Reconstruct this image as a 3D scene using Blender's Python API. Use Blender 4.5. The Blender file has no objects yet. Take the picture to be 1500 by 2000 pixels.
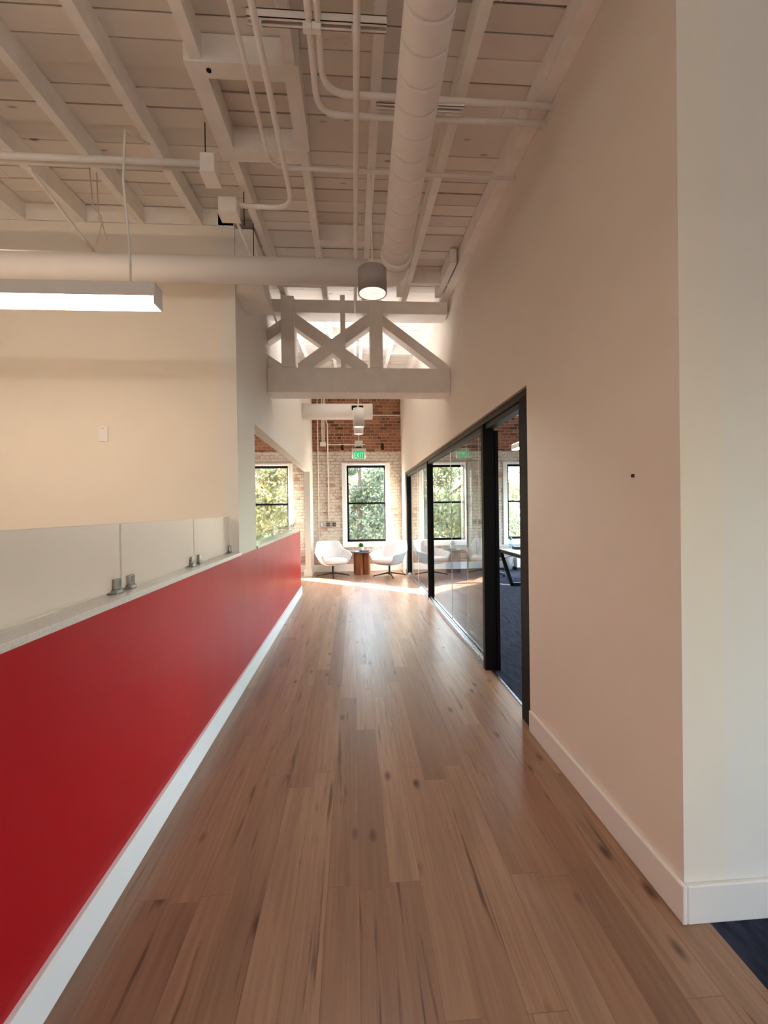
import bpy, bmesh, math, random
from mathutils import Vector, Matrix
from math import sin, cos, pi, radians, sqrt
random.seed(7)
S = bpy.context.scene
COL = S.collection

# ------------------------------------------------------------------ helpers
def lin(r, g, b):
    f = lambda c: (c/255/12.92) if c/255 <= .04045 else ((c/255+.055)/1.055)**2.4
    return (f(r), f(g), f(b), 1)

class NT:
    """small helper round a material node tree"""
    def __init__(s, name):
        s.m = bpy.data.materials.new(name); s.m.use_nodes = True
        s.t = s.m.node_tree; s.n = s.t.nodes; s.l = s.t.links
        s.n.clear(); s.out = s.n.new('ShaderNodeOutputMaterial')
    def new(s, typ, **kw):
        nd = s.n.new(typ)
        for k, v in kw.items():
            if k.startswith('i_'):
                key = k[2:]
                key = int(key) if key.isdigit() else key.replace('_', ' ')
                nd.inputs[key].default_value = v
            else: setattr(nd, k, v)
        return nd
    def link(s, a, b): s.l.new(a, b)
    def math(s, op, a, b=None, c=None):
        nd = s.n.new('ShaderNodeMath'); nd.operation = op
        for i, v in enumerate((a, b, c)):
            if v is None: continue
            if hasattr(v, 'is_output'): s.l.new(v, nd.inputs[i])
            else: nd.inputs[i].default_value = v
        return nd.outputs[0]
    def mix(s, fac, a, b, blend='MIX'):
        nd = s.n.new('ShaderNodeMix'); nd.data_type = 'RGBA'; nd.blend_type = blend
        for sock, v in ((nd.inputs[0], fac), (nd.inputs[6], a), (nd.inputs[7], b)):
            if hasattr(v, 'is_output'): s.l.new(v, sock)
            else: sock.default_value = v
        return nd.outputs[2]
    def ramp(s, fac, *stops):
        nd = s.n.new('ShaderNodeValToRGB')
        el = nd.color_ramp.elements
        while len(el) > 2: el.remove(el[-1])
        while len(el) < len(stops): el.new(.5)
        for e, (p, c) in zip(el, stops):
            e.position = p; e.color = c if len(c) == 4 else (*c, 1)
        s.l.new(fac, nd.inputs[0]); return nd.outputs[0]
    def pos(s): return s.n.new('ShaderNodeNewGeometry').outputs['Position']
    def obj(s): return s.n.new('ShaderNodeTexCoord').outputs['Object']
    def noise(s, vec, scale, detail=3, rough=.5, out=0):
        nd = s.n.new('ShaderNodeTexNoise'); nd.inputs['Scale'].default_value = scale
        nd.inputs['Detail'].default_value = detail; nd.inputs['Roughness'].default_value = rough
        s.l.new(vec, nd.inputs['Vector']); return nd.outputs[out]
    def mapping(s, vec, scale=(1, 1, 1), rot=(0, 0, 0), loc=(0, 0, 0)):
        nd = s.n.new('ShaderNodeMapping'); nd.inputs['Scale'].default_value = scale
        nd.inputs['Rotation'].default_value = rot; nd.inputs['Location'].default_value = loc
        s.l.new(vec, nd.inputs['Vector']); return nd.outputs[0]
    def bump(s, h, strength=.2, dist=.01):
        nd = s.n.new('ShaderNodeBump'); nd.inputs['Strength'].default_value = strength
        nd.inputs['Distance'].default_value = dist; s.l.new(h, nd.inputs['Height']); return nd.outputs[0]
    def principled(s, color, rough=.5, metal=0, normal=None, spec=.5, **kw):
        nd = s.n.new('ShaderNodeBsdfPrincipled')
        for k, v in (('Base Color', color), ('Roughness', rough), ('Metallic', metal), ('Specular IOR Level', spec)):
            if hasattr(v, 'is_output'): s.l.new(v, nd.inputs[k])
            else: nd.inputs[k].default_value = v
        for k, v in kw.items(): nd.inputs[k.replace('_', ' ')].default_value = v
        if normal is not None: s.l.new(normal, nd.inputs['Normal'])
        s.l.new(nd.outputs[0], s.out.inputs[0]); return nd

def paint(name, c, rough=.6, var=.05, bump=.05, scale=4, spec=.3, bscale=90):
    t = NT(name); p = t.pos()
    n = t.noise(p, scale, 4)
    dark = tuple(x*(1-var) for x in c[:3])+(1,); lite = tuple(min(1, x*(1+var)) for x in c[:3])+(1,)
    colr = t.mix(n, dark, lite)
    b = t.bump(t.noise(p, bscale, 2), bump, .004)
    t.principled(colr, rough, 0, b, spec); return t.m

def metal(name, c, rough=.3, m=1):
    t = NT(name); n = t.noise(t.pos(), 60, 2)
    r = t.math('MULTIPLY_ADD', n, .15, rough-.07)
    t.principled(c, r, m); return t.m

def emis(name, c, strength):
    t = NT(name); e = t.new('ShaderNodeEmission'); e.inputs[0].default_value = c; e.inputs[1].default_value = strength
    t.link(e.outputs[0], t.out.inputs[0]); return t.m

M = {}
WALLC = (.80, .735, .645, 1)
M['wall'] = paint('cream wall paint', WALLC, .62, .03, .06)
M['wall_grey'] = paint('soft grey wall paint', (.77, .745, .70, 1), .62, .03, .06)
M['trim'] = paint('white trim paint', (.80, .77, .73, 1), .42, .02, .02, spec=.4)
M['trim_white'] = paint('bright white trim', (.84, .85, .87, 1), .4, .02, .02, spec=.4)
M['joist'] = paint('painted white rafter', (.84, .80, .755, 1), .6, .12, .18, 9, bscale=50)
M['truss'] = paint('painted timber truss', (.84, .80, .755, 1), .6, .10, .18, 7, bscale=50)
M['pipe'] = paint('painted conduit', (.84, .80, .755, 1), .5, .06, .05, 20)
M['duct'] = paint('painted duct', (.84, .80, .76, 1), .48, .04, .03, 6, spec=.4)
M['black'] = paint('black powder coat', (.007, .006, .007, 1), .5, .1, .03, 20, spec=.12)
M['bronze'] = paint('dark bronze aluminium', (.022, .019, .017, 1), .45, .1, .02, 20, spec=.25)
M['blackgap'] = paint('dark cavity', (.01, .008, .007, 1), .9)
M['sill'] = metal('anodised sill', (.30, .31, .33, 1), .28)
M['chrome'] = metal('brushed chrome', (.36, .345, .33, 1), .25)
M['darkmetal'] = metal('black steel base', (.04, .04, .042, 1), .35, .7)
M['galv'] = metal('galvanised channel', (.36, .33, .30, 1), .5, .3)
M['plastic_white'] = paint('white plastic', (.82, .80, .77, 1), .4, .01, 0)
M['plastic_grey'] = paint('grey plastic', (.42, .42, .41, 1), .45, .03, 0)
M['plastic_dark'] = paint('dark plastic', (.02, .02, .022, 1), .5, .05, 0)
M['lampgrey'] = paint('grey lamp body', (.66, .63, .60, 1), .45, .02, .01)
M['lampdark'] = paint('taupe lamp body', (.34, .31, .29, 1), .5, .02, .01)
M['lampwhite'] = paint('white lamp body', (.80, .78, .74, 1), .45, .02, .01)
M['fabric_white'] = paint('pale woven upholstery', (.62, .61, .635, 1), .85, .05, .25, 30, .15, 400)
M['fabric_cushion'] = paint('pale seat fabric', (.66, .635, .63, 1), .85, .05, .25, 30, .15, 400)
M['mesh_grey'] = paint('grey office fabric', (.24, .25, .27, 1), .8, .06, .2, 40, .2, 300)
M['slate'] = paint('slate grey tabletop', (.10, .11, .14, 1), .25, .1, .02, 15, .5)
M['desk_white'] = paint('pale laminate', (.70, .71, .72, 1), .3, .02, .01)
M['pot'] = paint('white glazed pot', (.78, .77, .74, 1), .3, .03, .01)
M['soil'] = paint('dark soil', (.03, .02, .012, 1), .95)
M['carton'] = paint('white carton', (.78, .76, .77, 1), .6, .02, .02)
M['bin'] = paint('grey bin', (.33, .31, .30, 1), .55, .03, .02)
M['ink'] = paint('printed dark ink', (.06, .05, .05, 1), .6)
M['rope'] = paint('pale twine', (.62, .52, .44, 1), .8)
M['emit_linear'] = emis('linear lamp diffuser', (1, .77, .55, 1), 9)
M['emit_added_right'] = emis('added right strip glow', (1, .96, .91, 1), 12)  # glow of the added right lamp behind the viewer
M['exit_green'] = emis('exit sign green', (.02, .66, .20, 1), .34)
M['exit_pale'] = emis('exit sign pale letters', (.55, .98, .70, 1), .40)

def mk_emit_pend():
    t = NT('lamp lens'); n = t.noise(t.pos(), 14, 3)
    c = t.ramp(n, (.35, (.80, .76, .80)), (.55, (1, .93, .74)))
    e = t.new('ShaderNodeEmission'); e.inputs[1].default_value = .42
    t.link(c, e.inputs[0]); t.link(e.outputs[0], t.out.inputs[0]); return t.m
M['emit_pend'] = mk_emit_pend()
M['emit_added_left'] = emis('added left strip glow', (1, .93, .86, 1), 14)  # glow of the added left lamp behind the viewer
M['emit_room'] = emis('room strip diffuser', (1, .95, .88, 1), 13)

def mk_red():
    t = NT('satin red panel'); p = t.pos()
    n = t.noise(t.mapping(p, (1, 9, .35)), 1.2, 3)
    b = t.bump(n, .05, .02)
    r = t.math('MULTIPLY_ADD', t.noise(p, 2.5, 3), .10, .30)
    t.principled((.40, .004, .011, 1), r, 0, b, .22); return t.m
M['red'] = mk_red()

def mk_ledge():
    t = NT('pale quartz ledge'); p = t.pos(); n = t.noise(p, 130, 3)
    c = t.ramp(n, (.3, (.60, .58, .57)), (.6, (.70, .68, .66)))
    t.principled(c, .22, 0, None, .5); return t.m
M['ledge'] = mk_ledge()

def mk_glass(name, tint=(1, 1, 1, 1), ior=1.75, opaque=0.0):
    t = NT(name)
    # Schlick reflectance from the view angle, the same on both faces of the thin pane
    g = t.new('ShaderNodeNewGeometry'); dt = t.new('ShaderNodeVectorMath'); dt.operation = 'DOT_PRODUCT'
    t.link(g.outputs['Normal'], dt.inputs[0]); t.link(g.outputs['Incoming'], dt.inputs[1])
    r0 = ((ior-1)/(ior+1))**2
    pw = t.math('POWER', t.math('SUBTRACT', 1.0, t.math('ABSOLUTE', dt.outputs['Value'])), 5.0)
    fac = t.math('MULTIPLY_ADD', pw, 1-r0, r0)
    tr = t.new('ShaderNodeBsdfTransparent'); tr.inputs[0].default_value = tint
    gl = t.new('ShaderNodeBsdfGlossy'); gl.inputs['Roughness'].default_value = .004
    mx = t.new('ShaderNodeMixShader')
    t.link(fac, mx.inputs[0]); t.link(tr.outputs[0], mx.inputs[1]); t.link(gl.outputs[0], mx.inputs[2])
    t.link(mx.outputs[0], t.out.inputs[0]); return t.m
M['glass'] = mk_glass('clear partition glass', (.88, .91, .90, 1), 1.62)
M['glass_win'] = mk_glass('window glass', (.96, .98, .97, 1), 1.2)
M['glass_low'] = mk_glass('low guard glass', (.88, .96, .94, 1), 1.12)

def mk_frost():
    t = NT('frosted guard glass'); p = t.pos(); n = t.noise(p, 3, 2)
    c = t.mix(n, (.93, .92, .91, 1), (.96, .955, .95, 1))
    d = t.new('ShaderNodeBsdfDiffuse'); t.link(c, d.inputs[0])
    tl = t.new('ShaderNodeBsdfTranslucent'); t.link(c, tl.inputs[0])
    g = t.new('ShaderNodeBsdfGlossy'); g.inputs['Roughness'].default_value = .25
    m1 = t.new('ShaderNodeMixShader'); m1.inputs[0].default_value = .9
    t.link(d.outputs[0], m1.inputs[1]); t.link(tl.outputs[0], m1.inputs[2])
    fr = t.new('ShaderNodeFresnel'); fr.inputs[0].default_value = 1.3
    m2 = t.new('ShaderNodeMixShader'); t.link(fr.outputs[0], m2.inputs[0])
    t.link(m1.outputs[0], m2.inputs[1]); t.link(g.outputs[0], m2.inputs[2])
    t.link(m2.outputs[0], t.out.inputs[0]); return t.m
M['frost'] = mk_frost()

def mk_floor():
    t = NT('oak plank floor'); p = t.pos()
    v = t.mapping(p, (1, 1, 1), (0, 0, pi/2))
    br = t.new('ShaderNodeTexBrick'); t.link(v, br.inputs['Vector'])
    br.offset = .37; br.offset_frequency = 3; br.squash = .72; br.squash_frequency = 2
    for k, x in (('Color1', (0, 0, 0, 1)), ('Color2', (1, 1, 1, 1)), ('Mortar', (.5, .5, .5, 1)), ('Scale', 1), ('Mortar Size', .0012),
                 ('Mortar Smooth', .1), ('Bias', 0), ('Brick Width', 1.75), ('Row Height', .123)):
        br.inputs[k].default_value = x
    rnd = t.math('MULTIPLY', br.outputs['Color'], 1.0)
    base = t.ramp(rnd, (0, lin(131, 99, 78)), (.3, lin(158, 124, 99)), (.55, lin(146, 110, 86)), (.8, lin(172, 138, 111)), (1, lin(150, 120, 98)))
    # shift the grain per board so the figure breaks at every joint
    sep = t.new('ShaderNodeSeparateXYZ'); t.link(p, sep.inputs[0])
    cmb = t.new('ShaderNodeCombineXYZ')
    t.link(t.math('ADD', sep.outputs[0], t.math('MULTIPLY', rnd, 7.3)), cmb.inputs[0])
    t.link(t.math('ADD', sep.outputs[1], t.math('MULTIPLY', rnd, 23.7)), cmb.inputs[1])
    t.link(t.math('MULTIPLY', rnd, 5.1), cmb.inputs[2])
    q = cmb.outputs[0]
    fine = t.noise(t.mapping(q, (60, 2.2, 1)), 1, 5, .6)
    broad = t.noise(t.mapping(q, (9, .8, 1)), 1, 4, .6)
    c = t.mix(t.math('MULTIPLY', t.ramp(fine, (.35, (0, 0, 0)), (.75, (1, 1, 1))), .5), base, lin(104, 75, 58))
    c = t.mix(t.math('MULTIPLY', t.ramp(broad, (.48, (0, 0, 0)), (.74, (1, 1, 1))), .5), c, lin(92, 64, 49))
    # streaky mineral cracks and knots
    st = t.noise(t.mapping(q, (22, 1.1, 1), loc=(3, 5, 0)), 1, 3, .65)
    c = t.mix(t.math('MULTIPLY', t.ramp(st, (.62, (0, 0, 0)), (.70, (1, 1, 1))), .75), c, lin(70, 45, 34))
    vo = t.new('ShaderNodeTexVoronoi'); vo.inputs['Scale'].default_value = 1
    t.link(t.mapping(q, (6.5, 2.6, 1)), vo.inputs['Vector'])
    kn = t.ramp(vo.outputs['Distance'], (.05, (1, 1, 1)), (.16, (0, 0, 0)))
    c = t.mix(t.math('MULTIPLY', kn, .85), c, lin(66, 40, 30))
    c = t.mix(t.math('MULTIPLY', br.outputs['Fac'], .28), c, lin(60, 42, 33))
    h = t.math('SUBTRACT', t.math('MULTIPLY', fine, .3), br.outputs['Fac'])
    b = t.bump(h, .10, .003)
    r = t.math('MULTIPLY_ADD', fine, .14, .27)
    t.principled(c, r, 0, b, .5); return t.m
M['floor'] = mk_floor()

def mk_carpet():
    t = NT('navy carpet tile'); p = t.pos()
    n = t.noise(t.mapping(p, (22, 5, 1), (0, 0, .6)), 1, 4, .6); n2 = t.noise(p, 260, 2)
    c = t.mix(t.ramp(n, (.35, (0, 0, 0)), (.65, (1, 1, 1))), (.016, .020, .034, 1), (.044, .054, .088, 1))
    c = t.mix(t.math('MULTIPLY', n2, .4), c, (.02, .018, .022, 1))
    t.principled(c, .95, 0, t.bump(n2, .5, .004), .1); return t.m
M['carpet'] = mk_carpet()

def mk_brick():
    t = NT('old brick, whitewashed below'); p = t.pos()
    sep = t.new('ShaderNodeSeparateXYZ'); t.link(p, sep.inputs[0])
    wob = t.noise(p, 6, 2)
    cmb = t.new('ShaderNodeCombineXYZ'); t.link(sep.outputs[0], cmb.inputs[0])
    t.link(t.math('ADD', sep.outputs[2], t.math('MULTIPLY', wob, .012)), cmb.inputs[1])
    br = t.new('ShaderNodeTexBrick'); t.link(cmb.outputs[0], br.inputs['Vector'])
    br.offset = .5; br.squash = .5; br.squash_frequency = 6
    for k, x in (('Color1', (0, 0, 0, 1)), ('Color2', (1, 1, 1, 1)), ('Mortar', (.5, .5, .5, 1)), ('Scale', 1), ('Mortar Size', .007),
                 ('Mortar Smooth', .25), ('Bias', 0), ('Brick Width', .215), ('Row Height', .076)):
        br.inputs[k].default_value = x
    rnd = t.math('MULTIPLY', br.outputs['Color'], 1)
    mort = br.outputs['Fac']
    raw = t.ramp(rnd, (0, lin(110, 70, 56)), (.25, lin(172, 120, 94)), (.5, lin(140, 90, 72)), (.75, lin(190, 140, 108)), (1, lin(100, 70, 60)))
    raw = t.mix(t.math('MULTIPLY', t.noise(p, 18, 4, .6), .5), raw, lin(78, 52, 42))
    raw = t.mix(mort, raw, lin(184, 158, 136))
    lump = t.noise(p, 5.5, 5, .62); lump2 = t.noise(t.mapping(p, (1, 1, 1), loc=(4, 2, 7)), 22, 5, .7)
    white = t.ramp(lump2, (.3, lin(176, 165, 155)), (.6, lin(218, 210, 203)))
    white = t.mix(t.math('MULTIPLY', t.ramp(rnd, (.78, (0, 0, 0)), (.9, (1, 1, 1))), t.ramp(lump, (.42, (0, 0, 0)), (.62, (.9, .9, .9)))), white, lin(176, 122, 98))
    white = t.mix(t.math('MULTIPLY', t.ramp(lump2, (.62, (0, 0, 0)), (.70, (1, 1, 1))), .55), white, lin(140, 116, 102))
    white = t.mix(t.math('MULTIPLY', t.math('MULTIPLY', mort, t.ramp(lump, (.35, (0, 0, 0)), (.6, (1, 1, 1)))), .75), white, lin(128, 112, 102))
    # bare again along the foot of the wall
    zf = t.math('ADD', sep.outputs[2], t.math('MULTIPLY', lump, .35))
    foot = t.ramp(t.math('MULTIPLY', zf, .5), (.29, (1, 1, 1)), (.36, (0, 0, 0)))
    low = t.mix(t.math('MULTIPLY', foot, .62), white, raw)
    zt = t.math('ADD', sep.outputs[2], t.math('MULTIPLY', t.noise(p, 9, 3), .06))
    top = t.math('GREATER_THAN', zt, 2.925)
    c = t.mix(top, low, raw)
    h = t.math('SUBTRACT', t.math('MULTIPLY', lump2, .5), t.math('MULTIPLY', mort, .8))
    t.principled(c, .85, 0, t.bump(h, .9, .016), .2); return t.m
M['brick'] = mk_brick()

def mk_plank():
    t = NT('painted deck boards'); p = t.pos(); g = t.new('ShaderNodeNewGeometry')
    rnd = g.outputs['Random Per Island']
    c = t.ramp(rnd, (0, (.70, .65, .59)), (.5, (.84, .79, .73)), (1, (.77, .71, .65)))
    n = t.noise(t.mapping(p, (1.4, 14, 1)), 1, 5, .6)
    c = t.mix(t.math('MULTIPLY', n, .4), c, (.66, .59, .53, 1))
    vo = t.new('ShaderNodeTexVoronoi'); vo.inputs['Scale'].default_value = 1
    t.link(t.mapping(p, (2.2, 6, 1)), vo.inputs['Vector'])
    kn = t.ramp(vo.outputs['Distance'], (.03, (1, 1, 1)), (.09, (0, 0, 0)))
    c = t.mix(t.math('MULTIPLY', kn, .8), c, (.16, .12, .10, 1))
    t.principled(c, .65, 0, t.bump(n, .15, .01), .25); return t.m
M['plank'] = mk_plank()

def mk_walnut():
    t = NT('walnut veneer'); p = t.obj()
    n = t.noise(t.mapping(p, (30, 30, 1.4)), 1, 5, .6)
    w = t.noise(t.mapping(p, (9, 9, .5)), 1, 3, .6)
    c = t.ramp(n, (.3, lin(92, 52, 28)), (.55, lin(150, 92, 54)), (.75, lin(184, 124, 80)))
    c = t.mix(t.math('MULTIPLY', w, .5), c, lin(112, 66, 36))
    t.principled(c, .38, 0, None, .5); return t.m
M['walnut'] = mk_walnut()

def mk_leaf(name, cols, trans=.5, gain=.45):
    t = NT(name); g = t.new('ShaderNodeNewGeometry')
    stops = [(i/(len(cols)-1), c) for i, c in enumerate(cols)]
    stops = [(p, tuple(x*gain for x in c[:3])) for p, c in stops]
    c = t.ramp(g.outputs['Random Per Island'], *stops)
    d = t.new('ShaderNodeBsdfDiffuse'); tl = t.new('ShaderNodeBsdfTranslucent')
    t.link(c, d.inputs[0]); t.link(c, tl.inputs[0])
    mx = t.new('ShaderNodeMixShader'); mx.inputs[0].default_value = trans
    t.link(d.outputs[0], mx.inputs[1]); t.link(tl.outputs[0], mx.inputs[2])
    t.link(mx.outputs[0], t.out.inputs[0]); return t.m
M['leaf_green'] = mk_leaf('green leaves', [lin(118, 142, 104), lin(172, 186, 140), lin(146, 168, 146), lin(196, 204, 164), lin(160, 176, 156), lin(206, 210, 190)])
M['leaf_yellow'] = mk_leaf('yellow autumn leaves', [lin(204, 196, 128), lin(160, 176, 130), lin(214, 204, 144), lin(178, 190, 148), lin(200, 182, 140), lin(206, 208, 176)])
M['leaf_mixed'] = mk_leaf('turning leaves', [lin(144, 164, 128), lin(204, 182, 150), lin(168, 184, 144), lin(196, 154, 136), lin(158, 174, 152)])
M['leaf_plant'] = mk_leaf('succulent leaves', [lin(58, 98, 42), lin(96, 140, 66), lin(74, 118, 52)], .25, 1)
M['bark'] = paint('bark', (.16, .12, .09, 1), .9, .2, .4, 12)
M['grass'] = paint('pale grass', (.30, .33, .20, 1), .95, .2, .2, 2)
M['road'] = paint('pale concrete lot', (.46, .43, .41, 1), .9, .1, .1, 1)
M['roof_blue'] = paint('blue grey roof', (.20, .28, .46, 1), .5, .08, .1, 3)
M['siding'] = paint('pale siding', (.62, .60, .58, 1), .7, .05, .1, 3)
M['siding_tan'] = paint('tan siding', (.52, .38, .29, 1), .7, .05, .1, 3)
M['bottle'] = mk_glass('pale bottle plastic', (.72, .86, .95, 1), 1.5)

# ---- geometry helpers: every function adds a shape to a bmesh
def BM(): return bmesh.new()

def box(bm, a, b, bev=0):
    a = Vector(a); b = Vector(b)
    lo = Vector([min(a[i], b[i]) for i in range(3)]); hi = Vector([max(a[i], b[i]) for i in range(3)])
    r = bmesh.ops.create_cube(bm, size=1)
    for v in r['verts']:
        v.co = Vector([lo[i] + (v.co[i]+.5)*(hi[i]-lo[i]) for i in range(3)])
    if bev:
        es = list({e for v in r['verts'] for e in v.link_edges})
        bmesh.ops.bevel(bm, geom=es, offset=bev, segments=2, affect='EDGES', profile=.5)
    return bm

def hexa(bm, p):
    """8 corners: bottom 4 ccw then top 4"""
    v = [bm.verts.new(x) for x in p]
    for f in ((3, 2, 1, 0), (4, 5, 6, 7), (0, 1, 5, 4), (1, 2, 6, 5), (2, 3, 7, 6), (3, 0, 4, 7)):
        bm.faces.new([v[i] for i in f])
    return bm

def frame_axes(d):
    d = d.normalized(); up = Vector((0, 0, 1)) if abs(d.z) < .95 else Vector((1, 0, 0))
    u = d.cross(up).normalized(); w = u.cross(d).normalized(); return u, w

def tube(bm, pts, r, seg=10, cap=True):
    pts = [Vector(p) for p in pts]; rs = r if isinstance(r, (list, tuple)) else [r]*len(pts)
    rings = []; u = None
    for i, p in enumerate(pts):
        d = (pts[min(i+1, len(pts)-1)] - pts[max(i-1, 0)]).normalized()
        if u is None: u, w = frame_axes(d)
        else:
            u = (u - d*u.dot(d)).normalized(); w = u.cross(d).normalized()
        rings.append([bm.verts.new(p + (u*cos(2*pi*k/seg) + w*sin(2*pi*k/seg))*rs[i]) for k in range(seg)])
    for a, b in zip(rings, rings[1:]):
        for k in range(seg):
            f = bm.faces.new((a[k], a[(k+1) % seg], b[(k+1) % seg], b[k])); f.smooth = True
    if cap:
        bm.faces.new(rings[0][::-1]); bm.faces.new(rings[-1])
    return bm

def bend(pts, r=.06, n=6):
    """round the inner corners of a polyline"""
    pts = [Vector(p) for p in pts]; out = [pts[0]]
    for a, b, c in zip(pts, pts[1:], pts[2:]):
        d1 = (a-b); d2 = (c-b); k = min(r, d1.length*.45, d2.length*.45)
        p1 = b + d1.normalized()*k; p2 = b + d2.normalized()*k
        for i in range(n+1):
            t = i/n; out.append(p1*(1-t)**2 + b*2*t*(1-t) + p2*t*t)
    out.append(pts[-1]); return out

def lathe(bm, prof, c=(0, 0, 0), seg=32, cap=True):
    """prof: list of (radius, z)"""
    c = Vector(c); rings = []
    for r, z in prof:
        rings.append([bm.verts.new(c + Vector((r*cos(2*pi*k/seg), r*sin(2*pi*k/seg), z))) for k in range(seg)])
    for a, b in zip(rings, rings[1:]):
        for k in range(seg):
            f = bm.faces.new((a[k], a[(k+1) % seg], b[(k+1) % seg], b[k])); f.smooth = True
    if cap:
        bm.faces.new(rings[0][::-1]); bm.faces.new(rings[-1])
    return bm

def prism(bm, poly, axis, a, b):
    """poly of 2-D points extruded along axis (0,1,2) from a to b"""
    def P(q, t):
        q = list(q); q.insert(axis, t); return q
    A = [bm.verts.new(P(q, a)) for q in poly]; B = [bm.verts.new(P(q, b)) for q in poly]
    bm.faces.new(A[::-1]); bm.faces.new(B)
    n = len(poly)
    for i in range(n): bm.faces.new((A[i], A[(i+1) % n], B[(i+1) % n], B[i]))
    return bm

def obj(name, bm, m, parent=None, local=False, smooth_mod=0):
    bmesh.ops.recalc_face_normals(bm, faces=bm.faces)
    me = bpy.data.meshes.new(name)
    if parent is None and not local:
        # origin at the base centre of the thing
        xs = [v.co for v in bm.verts]
        c = Vector(((min(v.x for v in xs)+max(v.x for v in xs))/2, (min(v.y for v in xs)+max(v.y for v in xs))/2, min(v.z for v in xs)))
        for v in bm.verts: v.co -= c
    elif parent is not None and not local:
        w = Vector((0, 0, 0)); p = parent
        while p is not None: w += p.location; p = p.parent
        for v in bm.verts: v.co -= w
        c = Vector((0, 0, 0))
    else: c = Vector((0, 0, 0))
    bm.to_mesh(me); bm.free()
    o = bpy.data.objects.new(name, me); COL.objects.link(o); o.location = c
    for x in (m if isinstance(m, list) else [m]): me.materials.append(x)
    if parent is not None: o.parent = parent
    if smooth_mod:
        s = o.modifiers.new('sub', 'SUBSURF'); s.levels = s.render_levels = smooth_mod
        for p in me.polygons: p.use_smooth = True
    return o

def tag(o, label, cat, group=None, kind=None):
    o['label'] = label; o['category'] = cat
    if group: o['group'] = group
    if kind: o['kind'] = kind
    return o

def thing(name, label, cat, loc=(0, 0, 0), rz=0, group=None):
    o = bpy.data.objects.new(name, None); COL.objects.link(o); o.empty_display_size = .1
    o.location = loc; o.rotation_euler = (0, 0, rz); return tag(o, label, cat, group)

def struct(name, bm, m, parent=None):
    o = obj(name, bm, m, parent)
    if parent is None: o['kind'] = 'structure'
    return o

def sempty(name, loc):
    o = bpy.data.objects.new(name, None); COL.objects.link(o); o.location = loc; o['kind'] = 'structure'; return o

# ------------------------------------------------------------------ the place: x right, y down the corridor, z up (metres)
XR = 1.168            # corridor face of the right wall
XL = -.97             # corridor face of the left wall
YB = 10.68            # brick wall
def zb(y): return 3.671 + .059*y      # underside of the rafters
def zd(y): return 3.813 + .059*y      # underside of the deck boards
REAR = -3.6

# floors
bm = BM(); box(bm, (-6, REAR, -.12), (1.252, 11.1, 0)); struct('floor', bm, M['floor'])
bm = BM(); box(bm, (1.252, REAR, -.12), (7.2, 11.1, 0)); struct('floor', bm, M['carpet'])

# deck boards with gaps, and the backing above them
bm = BM(); y = REAR
while y < YB:
    w = random.choice((.135, .145, .15, .155))
    y2 = min(y+w, YB+.1); j = random.uniform(-.004, .004); x = -6.05
    while x < 7.2:
        x2 = min(7.25, x+random.uniform(2.2, 4.6))
        g = random.choice((.004, .006, .009, .014))
        hexa(bm, [(x, y, zd(y)+j), (x2-.002, y, zd(y)+j), (x2-.002, y2-g, zd(y2)+j), (x, y2-g, zd(y2)+j),
                  (x, y, zd(y)+.03), (x2-.002, y, zd(y)+.03), (x2-.002, y2-g, zd(y2)+.03), (x, y2-g, zd(y2)+.03)])
        x = x2
    y = y2
ceil = struct('ceiling', bm, M['plank'])
bm = BM(); hexa(bm, [(-6.2, REAR-.2, zd(REAR-.2)+.035), (7.4, REAR-.2, zd(REAR-.2)+.035), (7.4, 11.1, zd(11.1)+.035), (-6.2, 11.1, zd(11.1)+.035),
               (-6.2, REAR-.2, zd(REAR)+.2), (7.4, REAR-.2, zd(REAR)+.2), (7.4, 11.1, zd(11.1)+.2), (-6.2, 11.1, zd(11.1)+.2)])
obj('deck_backing', bm, M['blackgap'], ceil)
# solid blocking between the rafters (painted like the deck)
bm = BM()
def blocking(bm, x0, x1, y, t=.045): hexa(bm, [(x0, y, zb(y)+.005), (x1, y, zb(y)+.005), (x1, y+t, zb(y)+.005), (x0, y+t, zb(y)+.005),
                                         (x0, y, zd(y)), (x1, y, zd(y)), (x1, y+t, zd(y)), (x0, y+t, zd(y))])
RX = {'Y': (-2.69, -2.632), 'Z': (-2.222, -2.164), 'A': (-1.757, -1.699), 'B': (-1.283, -1.225), 'C': (-.800, -.742), 'D': (-.324, -.270),
      'E': (.130, .184), 'F': (.606, .664), 'G': (1.072, 1.166)}
for a, b, ys in (('D', 'E', (3.98, 6.6)), ('F', 'G', (4.78, 7.4, 8.6)), ('E', 'F', (7.0,)), ('C', 'D', (4.9, 6.9)),):
    for yy in ys: blocking(bm, RX[a][1], RX[b][0], yy, .09 if yy < 4 else .045)
for a, b in (('Y', 'Z'), ('Z', 'A'), ('A', 'B')): blocking(bm, RX[a][1], RX[b][0], 3.80)
blocking(bm, -6, RX['Y'][0], 3.80); blocking(bm, RX['B'][1], -.975, 3.80)
obj('blocking', bm, M['joist'], ceil)

def wall_y(name, x0, x1, y0, y1, z0, m, top=zd):
    bm = BM(); hexa(bm, [(x0, y0, z0), (x1, y0, z0), (x1, y1, z0), (x0, y1, z0), (x0, y0, top(y0)), (x1, y0, top(y0)), (x1, y1, top(y1)), (x0, y1, top(y1))])
    return bm
def add_hex(bm, x0, x1, y0, y1, z0, top):
    f = top if callable(top) else (lambda y: top)
    hexa(bm, [(x0, y0, z0), (x1, y0, z0), (x1, y1, z0), (x0, y1, z0), (x0, y0, f(y0)), (x1, y0, f(y0)), (x1, y1, f(y1)), (x0, y1, f(y1))])

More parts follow.
